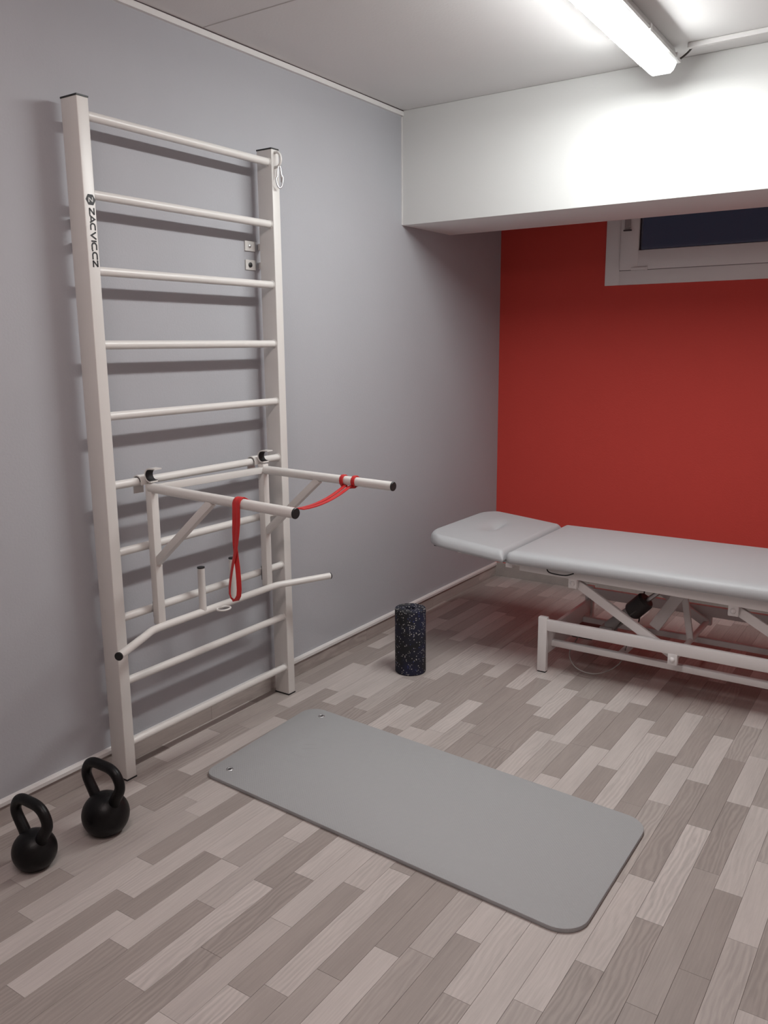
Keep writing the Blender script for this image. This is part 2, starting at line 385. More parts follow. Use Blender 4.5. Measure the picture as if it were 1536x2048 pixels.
# board skirting pieces against both walls
def skirt(parent, lo, hi, tone):
    bm = bmesh.new(); lay = bm.loops.layers.float_color.new('tone'); bx(bm, lo, hi, 0.0006, 1)
    q, q2 = RP.random(), RP.random()
    for f in bm.faces:
        for l in f.loops: l[lay] = (tone, q, q2, 1)
    obj('plank', bm, M['wood'], parent)
y = Y0
while y < YR-0.01:
    e = min(YR, y+RP.uniform(.35, .75)); skirt(bl, (0.0, y+.0004, 0.0005), (0.007, e-.0004, HS), RP.choice((.1, .3, .55, .75))); y = e
x = 0.0
while x < X1-0.01:
    e = min(X1, x+RP.uniform(.35, .75)); skirt(bb, (x+.0004, YR-0.007, 0.0005), (e-.0004, YR, HS+.014), RP.choice((.1, .3, .55, .75))); x = e

# ------------------------------------------------------------------ window
def frame_rect(bm, x0, x1, z0, z1, w, y0, y1, bev=0.003):
    bx(bm, (x0, y0, z0), (x0+w, y1, z1), bev); bx(bm, (x1-w, y0, z0), (x1, y1, z1), bev)
    bx(bm, (x0+w-.001, y0, z0), (x1-w+.001, y1, z0+w), bev); bx(bm, (x0+w-.001, y0, z1-w), (x1-w+.001, y1, z1), bev)
bm = bmesh.new(); frame_rect(bm, WX0-0.002, WX1+0.002, WZ0-0.002, WZ1+0.002, 0.092, YR-0.012, YR+0.07)
win = tag(obj('window_1', bm, M['window'], smooth=True, angle=35), 'white plastic basement window high in the red wall, night behind it', kind='structure')
bm = bmesh.new(); frame_rect(bm, WX0+0.092, WX1-0.092, WZ0+0.084, WZ1-0.084, 0.112, YR-0.026, YR+0.05)
sash = obj('sash', bm, M['window'], win, smooth=True, angle=35)
gx0, gx1, gz0, gz1 = WX0+0.204, WX1-0.204, WZ0+0.196, WZ1-0.196
obj('pane', box((gx0-.004, YR+0.004, gz0-.004), (gx1+.004, YR+0.010, gz1+.004)), M['glass'], win)
bm = bmesh.new(); frame_rect(bm, gx0-.001, gx1+.001, gz0-.001, gz1+.001, 0.005, YR-0.012, YR+0.006, 0)
obj('gasket', bm, M['gasket'], win)
bm = bmesh.new(); frame_rect(bm, WX0+0.0890, WX1-0.0890, WZ0+0.0810, WZ1-0.0810, 0.0035, YR-0.0150, YR-0.005, 0)
obj('seal', bm, mat('grey_window_seal', (0.16, 0.12, 0.12), .6), win)
obj('hinge_cover', box((WX0+0.165, YR-0.036, WZ0+0.080), (WX0+0.265, YR-0.024, WZ0+0.098), .003), M['window'], win)
bm = bmesh.new(); bx(bm, (WX0+0.118, YR-0.040, 2.292), (WX0+0.152, YR-0.0255, 2.345), .003)
hb = obj('restrictor', bm, mat('grey_restrictor', (0.35, 0.31, 0.31), .5), win)
obj('slot', box((WX0+0.112, YR-0.042, 2.276), (WX0+0.158, YR-0.025, 2.283)), M['gasket'], win)
obj('slot', box((WX0+0.120, YR-0.042, 2.356), (WX0+0.155, YR-0.025, 2.362)), M['gasket'], win)
# ------------------------------------------------------------------ ceiling lamps
def lamp(x, y1, length, ang, label, m, clips=True):
    L = thing('tube_light', label, 'lamp', (x, y1, ZC))
    body = [(-.048, 0), (.048, 0), (.060, -.040), (.060, -.052), (-.060, -.052), (-.060, -.040)]
    obj('housing', prism(body, -length, 0, 'y', 0.003), M['lamp_body'], L).parent = L
    obj('rim', box((-.074, -length-.010, -.060), (.074, .010, -.046), .002), M['lamp_body'], L)
    sec = [(-.064, -.058), (-.060, -.070), (-.051, -.088), (-.038, -.099), (.038, -.099), (.051, -.088), (.060, -.070), (.064, -.058)]
    bm = bmesh.new(); rings = []; tt = ((-length-.006, .80), (-length+.002, .95), (-length+.02, 1), (-length+.16, 1), (-.17, 1), (-.02, 1), (-.002, .95), (.006, .80))
    for t, s in tt:
        rings.append([bm.verts.new((a*s, t, -.058+(b+.058)*s)) for a, b in sec])
    for i, (A, B) in enumerate(zip(rings, rings[1:])):
        for k in range(len(sec)):
            f = bm.faces.new((A[k], A[(k+1) % len(sec)], B[(k+1) % len(sec)], B[k]))
            f.material_index = 2 if i != 3 else {0: 2, 1: 1, 2: 3, 3: 0, 4: 3, 5: 1, 6: 2, 7: 2}[k]   # the light strip inside stops short of both ends
    for f in (bm.faces.new(rings[0]), bm.faces.new(rings[-1][::-1])): f.material_index = 2
    obj('diffuser', bm, m, L)
    if clips:
        for s in (-1, 1):
            for t in (-.06, -length*.30, -length*.55, -length*.8, -length+.06):
                obj('clip', box((min(s*.070, s*.079), t-.010, -.066), (max(s*.070, s*.079), t+.010, -.038), .0015), M['clip'], L)
    for o in L.children: o.matrix_parent_inverse = Matrix()
    L.rotation_euler = (0, 0, ang)
    return L
lamp(1.410, 2.095, 1.50, math.radians(1.0), 'lit white tube lamp on the ceiling in front of the beam', [M['lit'], M['lit_side'], M['lit_end'], M['lit_edge']])
lamp(1.50, -0.55, 1.50, 0.0, 'unseen second tube lamp on the ceiling above the viewer, added for fill light', [M['fill_lit'], M['fill_lit_side'], M['lit_end'], M['fill_lit_edge']], clips=False)  # out of view, added for the fill light
# feed cable of the lamp and the surface duct on the ceiling
o = obj('power_cable', tube(bmesh.new(), smooth_path([(1.445, 2.108, ZC-.055), (1.475, 2.12, ZC-.040), (1.505, 2.12, ZC-.022), (1.528, 2.105, ZC-.008)], 6), .0042, 10), M['cable'], smooth=True)
tag(o, 'short dark cable from the lit tube lamp to the ceiling duct', 'cable')
o = obj('cable_duct', box((1.52, 2.060, ZC-.020), (X1, 2.085, ZC-.0005), .002), M['trim'])
tag(o, 'narrow white cable duct on the ceiling right of the lamp', 'cable duct')

# ------------------------------------------------------------------ wall bars
A_X, D_, W_, YL, YRT, HH = 0.124, 0.083, 0.046, 0.0954, 1.0882, 2.4255
RZ0, RS, RX = 0.1358, 0.24827, 0.1014
wb = thing('wall_bars', 'tall cream-white steel wall bars with ten round rungs on the grey wall', 'wall bars', (A_X-D_/2, (YL+YRT)/2, 0))
for y0 in (YL, YRT-W_):
    u = obj('upright', box((A_X-D_, y0, 0.005), (A_X, y0+W_, HH-.005), .003, 3), M['powder'], wb, smooth=True, angle=30)
    for z0, z1 in ((0.0, .0055), (HH-.0055, HH)):
        obj('end_cap', box((A_X-D_-.001, y0-.001, z0), (A_X+.001, y0+W_+.001, z1), .001), M['black_plastic'], u)
    # wall flanges beside the upright
    s = -1 if y0 > 0.5 else 1
    for zz, mm, rr in ((2.038, M['steel'], .0075), (1.960, M['black_plastic'], .0105)):
        fy0, fy1 = (y0-.052, y0+.010) if s < 0 else (y0+.036, y0+.098)
        if s > 0: fy0, fy1 = y0-.006, y0+.040
        b = obj('wall_flange', box((0.001, fy0 if s < 0 else y0+.038, zz-.021), (0.006, fy1 if s < 0 else y0+.100, zz+.021), .001), M['powder'], wb)
        bm = bmesh.new(); bx(bm, (0.005, y0+.030, zz-.014), (A_X-D_+.002, y0+W_-.002, zz+.014))
        obj('stand_off', bm, M['powder'], b)
        if s < 0:
            bm = lathe([(0, 0.007), (rr*.6, 0.0065), (rr, 0.004), (rr, 0)], 16)
            bmesh.ops.rotate(bm, verts=bm.verts, matrix=Matrix.Rotation(PI/2, 3, 'Y')); bmesh.ops.translate(bm, verts=bm.verts, vec=(0.006, y0-.026, zz))
            obj('bolt', bm, mm, b, smooth=True, angle=40)
RZ = [RZ0+RS*k for k in range(10)]
for z in RZ:
    n = 20; bm = tube(bmesh.new(), [(RX, YL+W_-.004, z), (RX, YRT-W_+.004, z)], .0155, n)
    ru = obj('rung', bm, M['powder'], wb, smooth=True, angle=50)
    for y, s in ((YL+W_, 1), (YRT-W_, -1)):     # weld bead at each end
        bm = lathe([(.0160, .0001), (.0195, .0002), (.0188, .0018), (.0160, .0035)], 20)
        bmesh.ops.rotate(bm, verts=bm.verts, matrix=Matrix.Rotation(-s*PI/2, 3, 'X')); bmesh.ops.translate(bm, verts=bm.verts, vec=(RX, y, z))
        obj('weld', bm, M['powder'], ru, smooth=True)
# eye on the right upright
pts = [(A_X-.002, 1.063, 2.408)] + [(A_X+.010+.022*math.cos(a), 1.063, 2.379+.029*math.sin(a)) for a in [PI/2-PI*i/12 for i in range(13)]] + [(A_X-.002, 1.063, 2.350)]
obj('eye_bolt', tube(bmesh.new(), pts, .0056, 12), M['powder'], wb, smooth=True)
# lettering on the left upright front face
def strokes(segs, w, o, parent, m, name='lettering', x=A_X+.0006):
    bm = bmesh.new()
    for pl in segs:
        n = len(pl); L_, R_ = [], []
        for i, p in enumerate(pl):
            p = Vector(p)
            d1 = (Vector(pl[i])-Vector(pl[i-1])).normalized() if i > 0 else None
            d2 = (Vector(pl[i+1])-Vector(pl[i])).normalized() if i < n-1 else None
            d = ((d1 or d2)+(d2 or d1)).normalized(); nn = Vector((-d.y, d.x))
            c = nn.dot(Vector((-(d2 or d1).y, (d2 or d1).x))); k = w/2/max(.45, c)
            L_.append(p+nn*k); R_.append(p-nn*k)
        for i in range(n-1):
            q = [L_[i], L_[i+1], R_[i+1], R_[i]]
            vs = [bm.verts.new(o(v)) for v in q]; bm.faces.new(vs)
    r = bmesh.ops.extrude_face_region(bm, geom=bm.faces[:]); vs = [e for e in r['geom'] if isinstance(e, bmesh.types.BMVert)]
    bmesh.ops.translate(bm, verts=vs, vec=(.0004, 0, 0))
    return obj(name, bm, m, parent)
U = .0001488
def zpos(v): return 2.0753-(v-490)*U
logo_y = .1232; LH = .0205
def placer(v0, v1):        # letter box: u along the reading direction (down), v up (towards +y)
    z0, z1 = zpos(v0), zpos(v1)
    return lambda p: (A_X+.0003, logo_y+(p[1]-.5)*LH, z0+(z1-z0)*p[0])
def arcC(): return [(1.0, .93), (.35, .93), (.12, .80), (.03, .5), (.12, .20), (.35, .07), (1.0, .07)]
def letter(segs, v0, v1):
    pl = placer(v0, v1); asp = (v1-v0)*U/LH
    # draw in metric 2D then place
    S = [[(p[0]*asp, p[1]) for p in s] for s in segs]
    strokes(S, .25, lambda q: pl((q[0]/asp, q[1])), wb, M['decal'])
Z_ = [[(0, .93), (.93, .93)], [(.90, .93), (.10, .07)], [(.07, .07), (1, .07)]]
letter(Z_, 490, 650)
letter([[(.02, 0), (.50, .95), (.98, 0)], [(.24, .25), (.76, .25)]], 655, 818)
letter([arcC()], 825, 975)
letter([[(.02, 1), (.5, .05), (.98, 1)]], 1010, 1170)
letter([[(.5, 0), (.5, 1)]], 1195, 1230)
letter([arcC()], 1245, 1400)
letter([[(.5, .0), (.5, .26)]], 1405, 1432)
letter([arcC()], 1452, 1612)
letter(Z_, 1625, 1780)
hx = [(.0195*math.cos(PI/3*k), .0195*math.sin(PI/3*k)) for k in range(6)]
bm = prism([(logo_y-.0015+a, 2.1006+b) for a, b in hx], A_X+.0002, A_X+.0007, 'x'); obj('emblem', bm, M['decal'], wb)
strokes([[(0, .93), (.9, .93)], [(.88, .93), (.12, .07)], [(.10, .07), (1, .07)]], .20, lambda p: (A_X+.0006, logo_y-.0015+(p[1]-.5)*.017, 2.1006+.0085-p[0]*.017), wb, M['decal_white'], 'emblem_letter')

# carabiner hanging from the eye
cb = thing('carabiner', 'small steel snap hook hanging at the top of the wall bars', 'carabiner', (A_X+.026, 1.058, 2.27))
cz = 2.312; pts = []
for i in range(40):
    a = 2*PI*i/40; ww = .0085 if math.sin(a) > 0 else .0150
    pts.append((A_X+.022+ww*.45*math.cos(a), 1.063+ww*math.cos(a)*.95, cz+.0445*math.sin(a)-.002))
obj('body', tube(bmesh.new(), pts, .0034, 10, closed=True), M['steel'], cb, smooth=True)
obj('gate', tube(bmesh.new(), [(A_X+.0235, 1.0745, cz-.022), (A_X+.0235, 1.0715, cz+.024)], .0044, 10), M['steel'], cb, smooth=True)

# ------------------------------------------------------------------ dip bar attachment hung on a rung
HZ = RZ[4]
PY = (0.2850, 0.9000); PX = 0.1430; BX = .160
dip = thing('dip_bar_attachment', 'white steel dip bar attachment hooked over a rung of the wall bars', 'dip bars', (PX, (PY[0]+PY[1])/2, 0.56))
ARM = [((PX, PY[0]-.004, 1.106), (0.868, 0.243, 1.0915)), ((PX, PY[1]-.004, 1.096), (0.832, 0.868, 1.0855))]
for i, y in enumerate(PY):
    obj('post', box((PX-.016, y-.017, .578), (PX+.016, y+.017, 1.120), .003), M['powder'], dip, smooth=True, angle=30)
    # lower hook over the rung
    th = .004
    prof_o, prof_i = [], []
    ang = [0+PI*k/14 for k in range(15)]
    cx, cz = RX, HZ
    pth = [(cx+.0215, cz-.012)] + [(cx+.0215*math.cos(a), cz+.0215*math.sin(a)) for a in ang] + [(cx-.0215, cz-.047)]
    def ribbon(path, t, ya, yb, name, m, par):
        bm = bmesh.new(); n = len(path); O_, I_ = [], []
        for k in range(n):
            a = Vector(path[max(0, k-1)]); b = Vector(path[min(n-1, k+1)]); d = (b-a).normalized(); nn = Vector((-d.y, d.x))
            p = Vector(path[k]); O_.append(p+nn*t/2); I_.append(p-nn*t/2)
        R_ = [[bm.verts.new((q.x, yy, q.y)) for q, yy in ((O_[k], ya), (O_[k], yb), (I_[k], yb), (I_[k], ya))] for k in range(n)]
        for A, B in zip(R_, R_[1:]):
            for j in range(4): bm.faces.new((A[j], A[(j+1) % 4], B[(j+1) % 4], B[j]))
        bm.faces.new(R_[0]); bm.faces.new(R_[-1][::-1])
        return obj(name, bm, m, par, smooth=True, angle=40)
    hk = ribbon(pth, .005, y-.030, y+.014, 'rung_hook', M['powder'], dip)
    ribbon([(cx+.0178*math.cos(a), cz+.0178*math.sin(a)) for a in ang], .0022, y-.0312, y+.0152, 'rubber_liner', M['rubber'], hk)
    # upper cup, open to the room
    c2x, c2z = PX+.012, HZ+.025
    a2 = [3*PI/2+.25-(PI+.25)*k/14 for k in range(15)]
    pth = [(c2x+.0245*math.cos(a), c2z+.0245*math.sin(a)) for a in a2] + [(c2x+.030, c2z+.0245)]
    cup = ribbon(pth, .005, y-.017, y+.017, 'bar_cup', M['powder'], dip)
    ribbon([(c2x+.0205*math.cos(a), c2z+.0205*math.sin(a)) for a in a2[:-2]], .0026, y-.0165, y+.0165, 'rubber_liner', M['rubber'], cup)
    a, b = ARM[i]
    ar = obj('dip_bar', tube(bmesh.new(), [a, b], .0178, 24), M['powder'], dip, smooth=True, angle=50)
    d = (Vector(b)-Vector(a)).normalized()
    obj('end_cap', tube(bmesh.new(), [Vector(b)-d*.001, Vector(b)+d*.0025, Vector(b)+d*.0045], [.0183, .0183, .0165], 24), M['black_plastic'], ar, smooth=True, angle=40)
    t = .46; q = Vector(a).lerp(Vector(b), t)-Vector((0, 0, .012))
    obj('brace', beam(bmesh.new(), (PX+.008, y, .822), q, .026, .028, up=(0, 0, 1)), M['powder'], dip, smooth=True, angle=30)
    obj('rubber_pad', box((RX+.0155, y-.009, .600), (PX-.0158, y+.0165, .664), .002), M['rubber'], dip)
obj('crossbar', beam(bmesh.new(), (PX+.002, PY[0]+.016, 1.102), (PX+.002, PY[1]-.016, 1.094), .026, .026), M['powder'], dip, smooth=True, angle=30)
g = [(.280, -.020, .572), (.190, .175, .571), (.166, .228, .5705), (.159, .290, .570), (.158, .60, .570), (.158, .885, .570), (.164, .945, .5705), (.187, .995, .571), (.272, 1.186, .572)]
pts = [g[0], g[1]] + smooth_path(g[1:4], 5)[1:-1] + [g[3], g[4], g[5]] + smooth_path(g[5:8], 5)[1:-1] + [g[7], g[8]]
lb = obj('lower_bar', tube(bmesh.new(), pts, .0147, 20), M['powder'], dip, smooth=True, angle=50)
for a, b in ((g[1], g[0]), (g[7], g[8])):
    d = (Vector(b)-Vector(a)).normalized(); b = Vector(b)
    obj('end_cap', tube(bmesh.new(), [b-d*.001, b+d*.003, b+d*.0045], [.0153, .0153, .014], 20), M['black_plastic'], lb, smooth=True, angle=40)
for y in (.4955, .672):
    s = obj('peg', tube(bmesh.new(), [(.158, y, .572), (.158, y, .752)], .0147, 20), M['powder'], dip, smooth=True, angle=50)
    obj('end_cap', tube(bmesh.new(), [(.158, y, .751), (.158, y, .756)], .0153, 20), M['black_plastic'], s, smooth=True, angle=40)
pts = [(.192+.024*math.cos(a), .577+.030*math.sin(a), .566) for a in [2*PI*i/24 for i in range(24)]]
obj('eye_ring', tube(bmesh.new(), pts, .0042, 10, closed=True), M['powder'], dip, smooth=True)

# ------------------------------------------------------------------ red resistance band
def ribbon3(bm, pts, wdirs, w, t):
    n = len(pts); rings = []
    for i in range(n):
        p = Vector(pts[i]); d = (Vector(pts[(i+1) % n])-Vector(pts[i-1])).normalized()
        s = Vector(wdirs[i]); s = (s-d*s.dot(d)).normalized(); nn = d.cross(s).normalized()
        rings.append([bm.verts.new(p+s*(a*w/2)+nn*(b*t/2)) for a, b in ((-1, -.7), (-.85, -1), (.85, -1), (1, -.7), (1, .7), (.85, 1), (-.85, 1), (-1, .7))])
    for i in range(n):
        A, B = rings[i], rings[(i+1) % n]
        for k in range(8): bm.faces.new((A[k], A[(k+1) % 8], B[(k+1) % 8], B[k]))
def lerp_on(i, t): return Vector(ARM[i][0]).lerp(Vector(ARM[i][1]), t)
def band_half(side):
    """one strand, from the far bar to the hanging end; side -1/+1 puts it beside its twin"""
    far = lerp_on(1, .690); near = lerp_on(0, .655)
    rr = .0178+.0035; P, Wd = [], []
    X = Vector((1, 0, 0))
    # from under the far bar to the near bar: a sagging span
    fx = far.x + (.016 if side > 0 else -.010); start = Vector((fx, far.y-.020, far.z-.020)); nx = near.x+side*.0082
    e = Vector((nx, near.y+.020, near.z+.012))
    n = 16
    for k in range(n+1):
        s = k/n; p = start.lerp(e, s); p.z -= .062*(1-(2*s-1)**2)*(.9 if s > .5 else 1.0); p.x = fx+(nx-fx)*min(1, s*1.15)
        if s < .25: p.x = near.x*0 + (fx + (nx-fx)*s*1.15)
        P.append(p); Wd.append(X)
    for a in (50, 80, 110, 140, 168):   # over the near bar
        a = math.radians(a); P.append(Vector((nx, near.y+rr*math.cos(a), near.z+rr*math.sin(a)))); Wd.append(X)
    # hanging part: strands wind past each other once and open to a loop
    H = [(1.040, .0086, 0, 0), (1.00, .0080, .001, .1), (.955, .0055, .003, .2), (.915, .000, .0045, .4), (.875, -.009, .004, .55), (.835, -.017, .002, .6), (.800, -.0225, 0, .6), (.778, -.0215, 0, .6), (.764, -.014, 0, .6)]
    for z, off, dep, tw in H:
        P.append(Vector((near.x+side*off+.002-.030*(1.08-z)/.32, near.y-rr-.001-side*dep, z))); ang = tw*.95*(-side)
        Wd.append(Vector((math.cos(ang), math.sin(ang), 0)))
    return P, Wd
bm = bmesh.new()
PA, WA = band_half(-1); PB, WB = band_half(1)
near = lerp_on(0, .655); far = lerp_on(1, .690)
bot = [Vector((near.x+.002-.030, near.y-.0223, .757))]
# hitch around the far bar
rr = .0178+.0035
def hitch(xo, a0, a1, n=9): return [Vector((far.x+xo, far.y+rr*math.cos(math.radians(a0+(a1-a0)*k/n)), far.z+rr*math.sin(math.radians(a0+(a1-a0)*k/n)))) for k in range(n+1)]
h1 = hitch(.030, 245, -60); h2 = hitch(-.026, -60, 245)
loopP = PA + bot + PB[::-1] + h1[0:] + [Vector((far.x+.022, far.y+.004, far.z-.026)), Vector((far.x+.002, far.y, far.z-.029)), Vector((far.x-.018, far.y+.004, far.z-.026))] + h2
loopW = WA + [WA[-1]] + WB[::-1] + [Vector((1, 0, 0))]*len(h1) + [Vector((.6, 1, 0)), Vector((0, 1, 0)), Vector((.6, -1, 0))] + [Vector((1, 0, 0))]*len(h2)
ribbon3(bm, loopP, loopW, .0165, .0048)
rb = obj('resistance_band', bm, M['band'], smooth=True, angle=50)
tag(rb, 'red rubber loop band slung between the two dip bars with one end hanging', 'exercise band')

# ------------------------------------------------------------------ kettlebells
def kettlebell(x, y, rad, top, grip, label):
    k = thing('kettlebell', label, 'kettlebell', (x, y, 0), 'black kettlebells on the floor by the wall')
    zc = rad*.80
    prof = [(0, 0), (rad*.54, 0), (rad*.60, .002)]
    a0 = -math.acos(.62)
    for i in range(25):
        a = a0+(PI/2-a0)*i/24; prof.append((rad*math.cos(a) if i < 24 else 0, zc+rad*math.sin(a)*.97))
    obj('body', lathe(prof, 56, (x, y, 0)), M['iron'], k, smooth=True, angle=60)
    hw = grip/2; zt = top-.0155; zr = zc+rad*.55
    pth = [(x-rad*.50, y, zr-.018), (x-rad*.62, y, zr+.012), (x-hw*.98, y, zr+(zt-zr)*.55), (x-hw*.86, y, zt-.020), (x-hw*.52, y, zt-.001), (x, y, zt+.002),
           (x+hw*.52, y, zt-.001), (x+hw*.86, y, zt-.020), (x+hw*.98, y, zr+(zt-zr)*.55), (x+rad*.62, y, zr+.012), (x+rad*.50, y, zr-.018)]
    p = smooth_path(pth, 6); n = len(p); r = []
    for i in range(n):
        t = abs(i/(n-1)*2-1); r.append(.0165+.0030*max(0, t-.55)/.45)
    obj('handle', tube(bmesh.new(), p, r, 22, flat=(1.0, 1.08)), M['iron'], k, smooth=True)
    return k
kettlebell(.302, -.412, .0690, .2345, .164, 'smaller black kettlebell at the left edge, nearest the viewer')
kettlebell(.330, -.160, .0790, .2555, .174, 'larger black kettlebell beside the foot of the wall bars')

# ------------------------------------------------------------------ exercise mat
def mat_outline(inset=0.0):
    corners = [((.336, .285), .055), ((1.872, .193), .085), ((1.868, .872), .085), ((.305, .985), .07)]
    out = []
    n = 4
    for i in range(n):
        p = Vector(corners[i][0]); a = Vector(corners[i-1][0]); b = Vector(corners[(i+1) % n][0]); r = corners[i][1]
        d1 = (a-p).normalized(); d2 = (b-p).normalized(); half = d1.angle(d2)/2; t = r/math.tan(half)
        c = p+(d1+d2).normalized()*(r/math.sin(half)); s = p+d1*t; e = p+d2*t
        v0 = s-c; v1 = e-c; a0 = math.atan2(v0.y, v0.x); a1 = math.atan2(v1.y, v1.x)
        while a1 < a0: a1 += 2*PI
        if a1-a0 > PI: a1 -= 2*PI
        for k in range(13):
            aa = a0+(a1-a0)*k/12; out.append((c.x+(r-inset)*math.cos(aa), c.y+(r-inset)*math.sin(aa)))
    return out
MT = .0150
mt = thing('exercise_mat', 'grey foam exercise mat with rounded corners lying on the floor', 'mat', (1.09, .56, 0))
bm = bmesh.new()
lv = [(0.0015, .0004), (0, .003), (0, MT-.003), (.0008, MT-.001), (.0025, MT)]
rings = [[bm.verts.new((a, b, z)) for a, b in mat_outline(ins)] for ins, z in lv]
for A, B in zip(rings, rings[1:]):
    for k in range(len(A)): bm.faces.new((A[k], A[(k+1) % len(A)], B[(k+1) % len(A)], B[k]))
bm.faces.new(rings[0][::-1]); bm.faces.new(rings[-1])
obj('foam', bm, M['foam'], mt, smooth=True, angle=35)
bm = bmesh.new()
for r, h in ((.085, 0), (.078, 0)):
    tube(bm, [(.550+r*math.cos(2*PI*i/48), .665+r*math.sin(2*PI*i/48), MT-.0009) for i in range(48)], .0013, 6, closed=True)
beam(bm, (.535, .640, MT-.0004), (.585, .672, MT-.0004), .004, .0016, bev=0)
beam(bm, (.520, .672, MT-.0004), (.560, .700, MT-.0004), .004, .0016, bev=0)
obj('embossed_mark', bm, M['foam'], mt, smooth=True, angle=40)
for x, y in ((.405, .357), (.412, .922)):
    bm = lathe([(.0072, MT+.0002), (.0074, MT+.0012), (.0105, MT+.0024), (.0135, MT+.0018), (.0145, MT+.0002)], 28, (x, y, 0))
    e = obj('eyelet', bm, M['steel'], mt, smooth=True)
    bm = lathe([(0, MT+.0003), (.0073, MT+.0004)], 24, (x, y, 0)); obj('hole_shade_disc', bm, M['rubber'], e)  # black disc stands for the shade inside the eyelet

# ------------------------------------------------------------------ foam roller
RXc, RYc, RR, RH = .4434, 1.6113, .0775, .333
ro = thing('foam_roller', 'upright black foam roller with white and blue speckles', 'foam roller', (RXc, RYc, 0))
b = .007; prof = [(.024, .002), (RR-b, 0)]
for i in range(7): a = -PI/2+PI/2*i/6; prof.append((RR-b+b*math.cos(a), b+b*math.sin(a)))
for i in range(7): a = PI/2*i/6; prof.append((RR-b+b*math.cos(a), RH-b+b*math.sin(a)))
for i in range(5): a = PI/2+PI/2*i/4; prof.append((.024+.006+.006*math.cos(a), RH-.006+.006*math.sin(a)))
prof += [(.024, .002)]
bm = lathe(prof, 72); bmesh.ops.remove_doubles(bm, verts=bm.verts[:], dist=1e-5)
o = obj('foam', bm, M['speckle'], None, smooth=True, angle=50); o.location = (0, 0, 0); o.parent = ro

# ------------------------------------------------------------------ treatment couch
NY, FY = 1.880, 2.660                   # near and far edge of the upholstery
LY = 1.945                              # outer face of the near frame
cz0 = .552
co = thing('treatment_couch', 'light grey upholstered treatment couch on a white steel frame by the red wall', 'couch', (1.7, 2.28, 0))
def cushion(x0, x1, y0, y1, z0, h, rc, dimple=None, crown=.010, nx=56, ny=44, er=.030, soft=(1, 1, 1, 1)):
    """rounded upholstered pad; corners rc=(left, right) radius in plan, er = edge roll"""
    bm = bmesh.new()
    cxm, cym = (x0+x1)/2, (y0+y1)/2
    def plan(u, v):      # square -> rounded rectangle with corner radii
        x = x0+(x1-x0)*u; y = y0+(y1-y0)*v
        r = rc[0] if u < .5 else rc[1]
        dx = min(x-x0, x1-x); dy = min(y-y0, y1-y)
        return x, y, r
    # concentric outlines
    def outline(ins, n=14):
        pts = []
        for (cx, cy, a0, r) in ((x0, y0, PI, rc[0]), (x1, y0, 1.5*PI, rc[1]), (x1, y1, 0, rc[1]), (x0, y1, .5*PI, rc[0])):
            sx = 1 if cx == x0 else -1; sy = 1 if cy == y0 else -1
            r_ = max(r, .001); ccx, ccy = cx+sx*r_, cy+sy*r_
            for k in range(n+1):
                a = a0+PI/2*k/n; rr_ = r_-ins
                if rr_ > 0: pts.append((ccx+rr_*math.cos(a), ccy+rr_*math.sin(a)))
                else: pts.append((ccx+rr_*.0+sx*(-rr_), ccy+sy*(-rr_)))
        return pts
    sides = [(.012, 0.0), (.004, .004), (0, .014), (0, h*.45), (.003, h*.66), (.010, h*.82), (.022, h*.93), (.040, h)]
    rings = []
    for ins, z in sides: rings.append([bm.verts.new((a, b, z0+z)) for a, b in outline(ins)])
    top = outline(.040); m = len(top); c = Vector((cxm, cym))
    for k in range(1, 22):
        t = k/22; rr_ = []
        for a, b in top:
            x = a+(c.x-a)*t; y = b+(c.y-b)*t
            rr_.append(bm.verts.new((x, y, z0+h+crown*(1-(1-t)**2))))
        rings.append(rr_)
    for A, B in zip(rings, rings[1:]):
        for k in range(m): bm.faces.new((A[k], A[(k+1) % m], B[(k+1) % m], B[k]))
    bm.faces.new(rings[0][::-1]); bm.faces.new(rings[-1])
    return bm
FX = .818
bm = cushion(FX+.006, 2.66, NY, FY, cz0, .062, (.030, .045))
obj('mattress', bm, M['vinyl'], co, smooth=True)
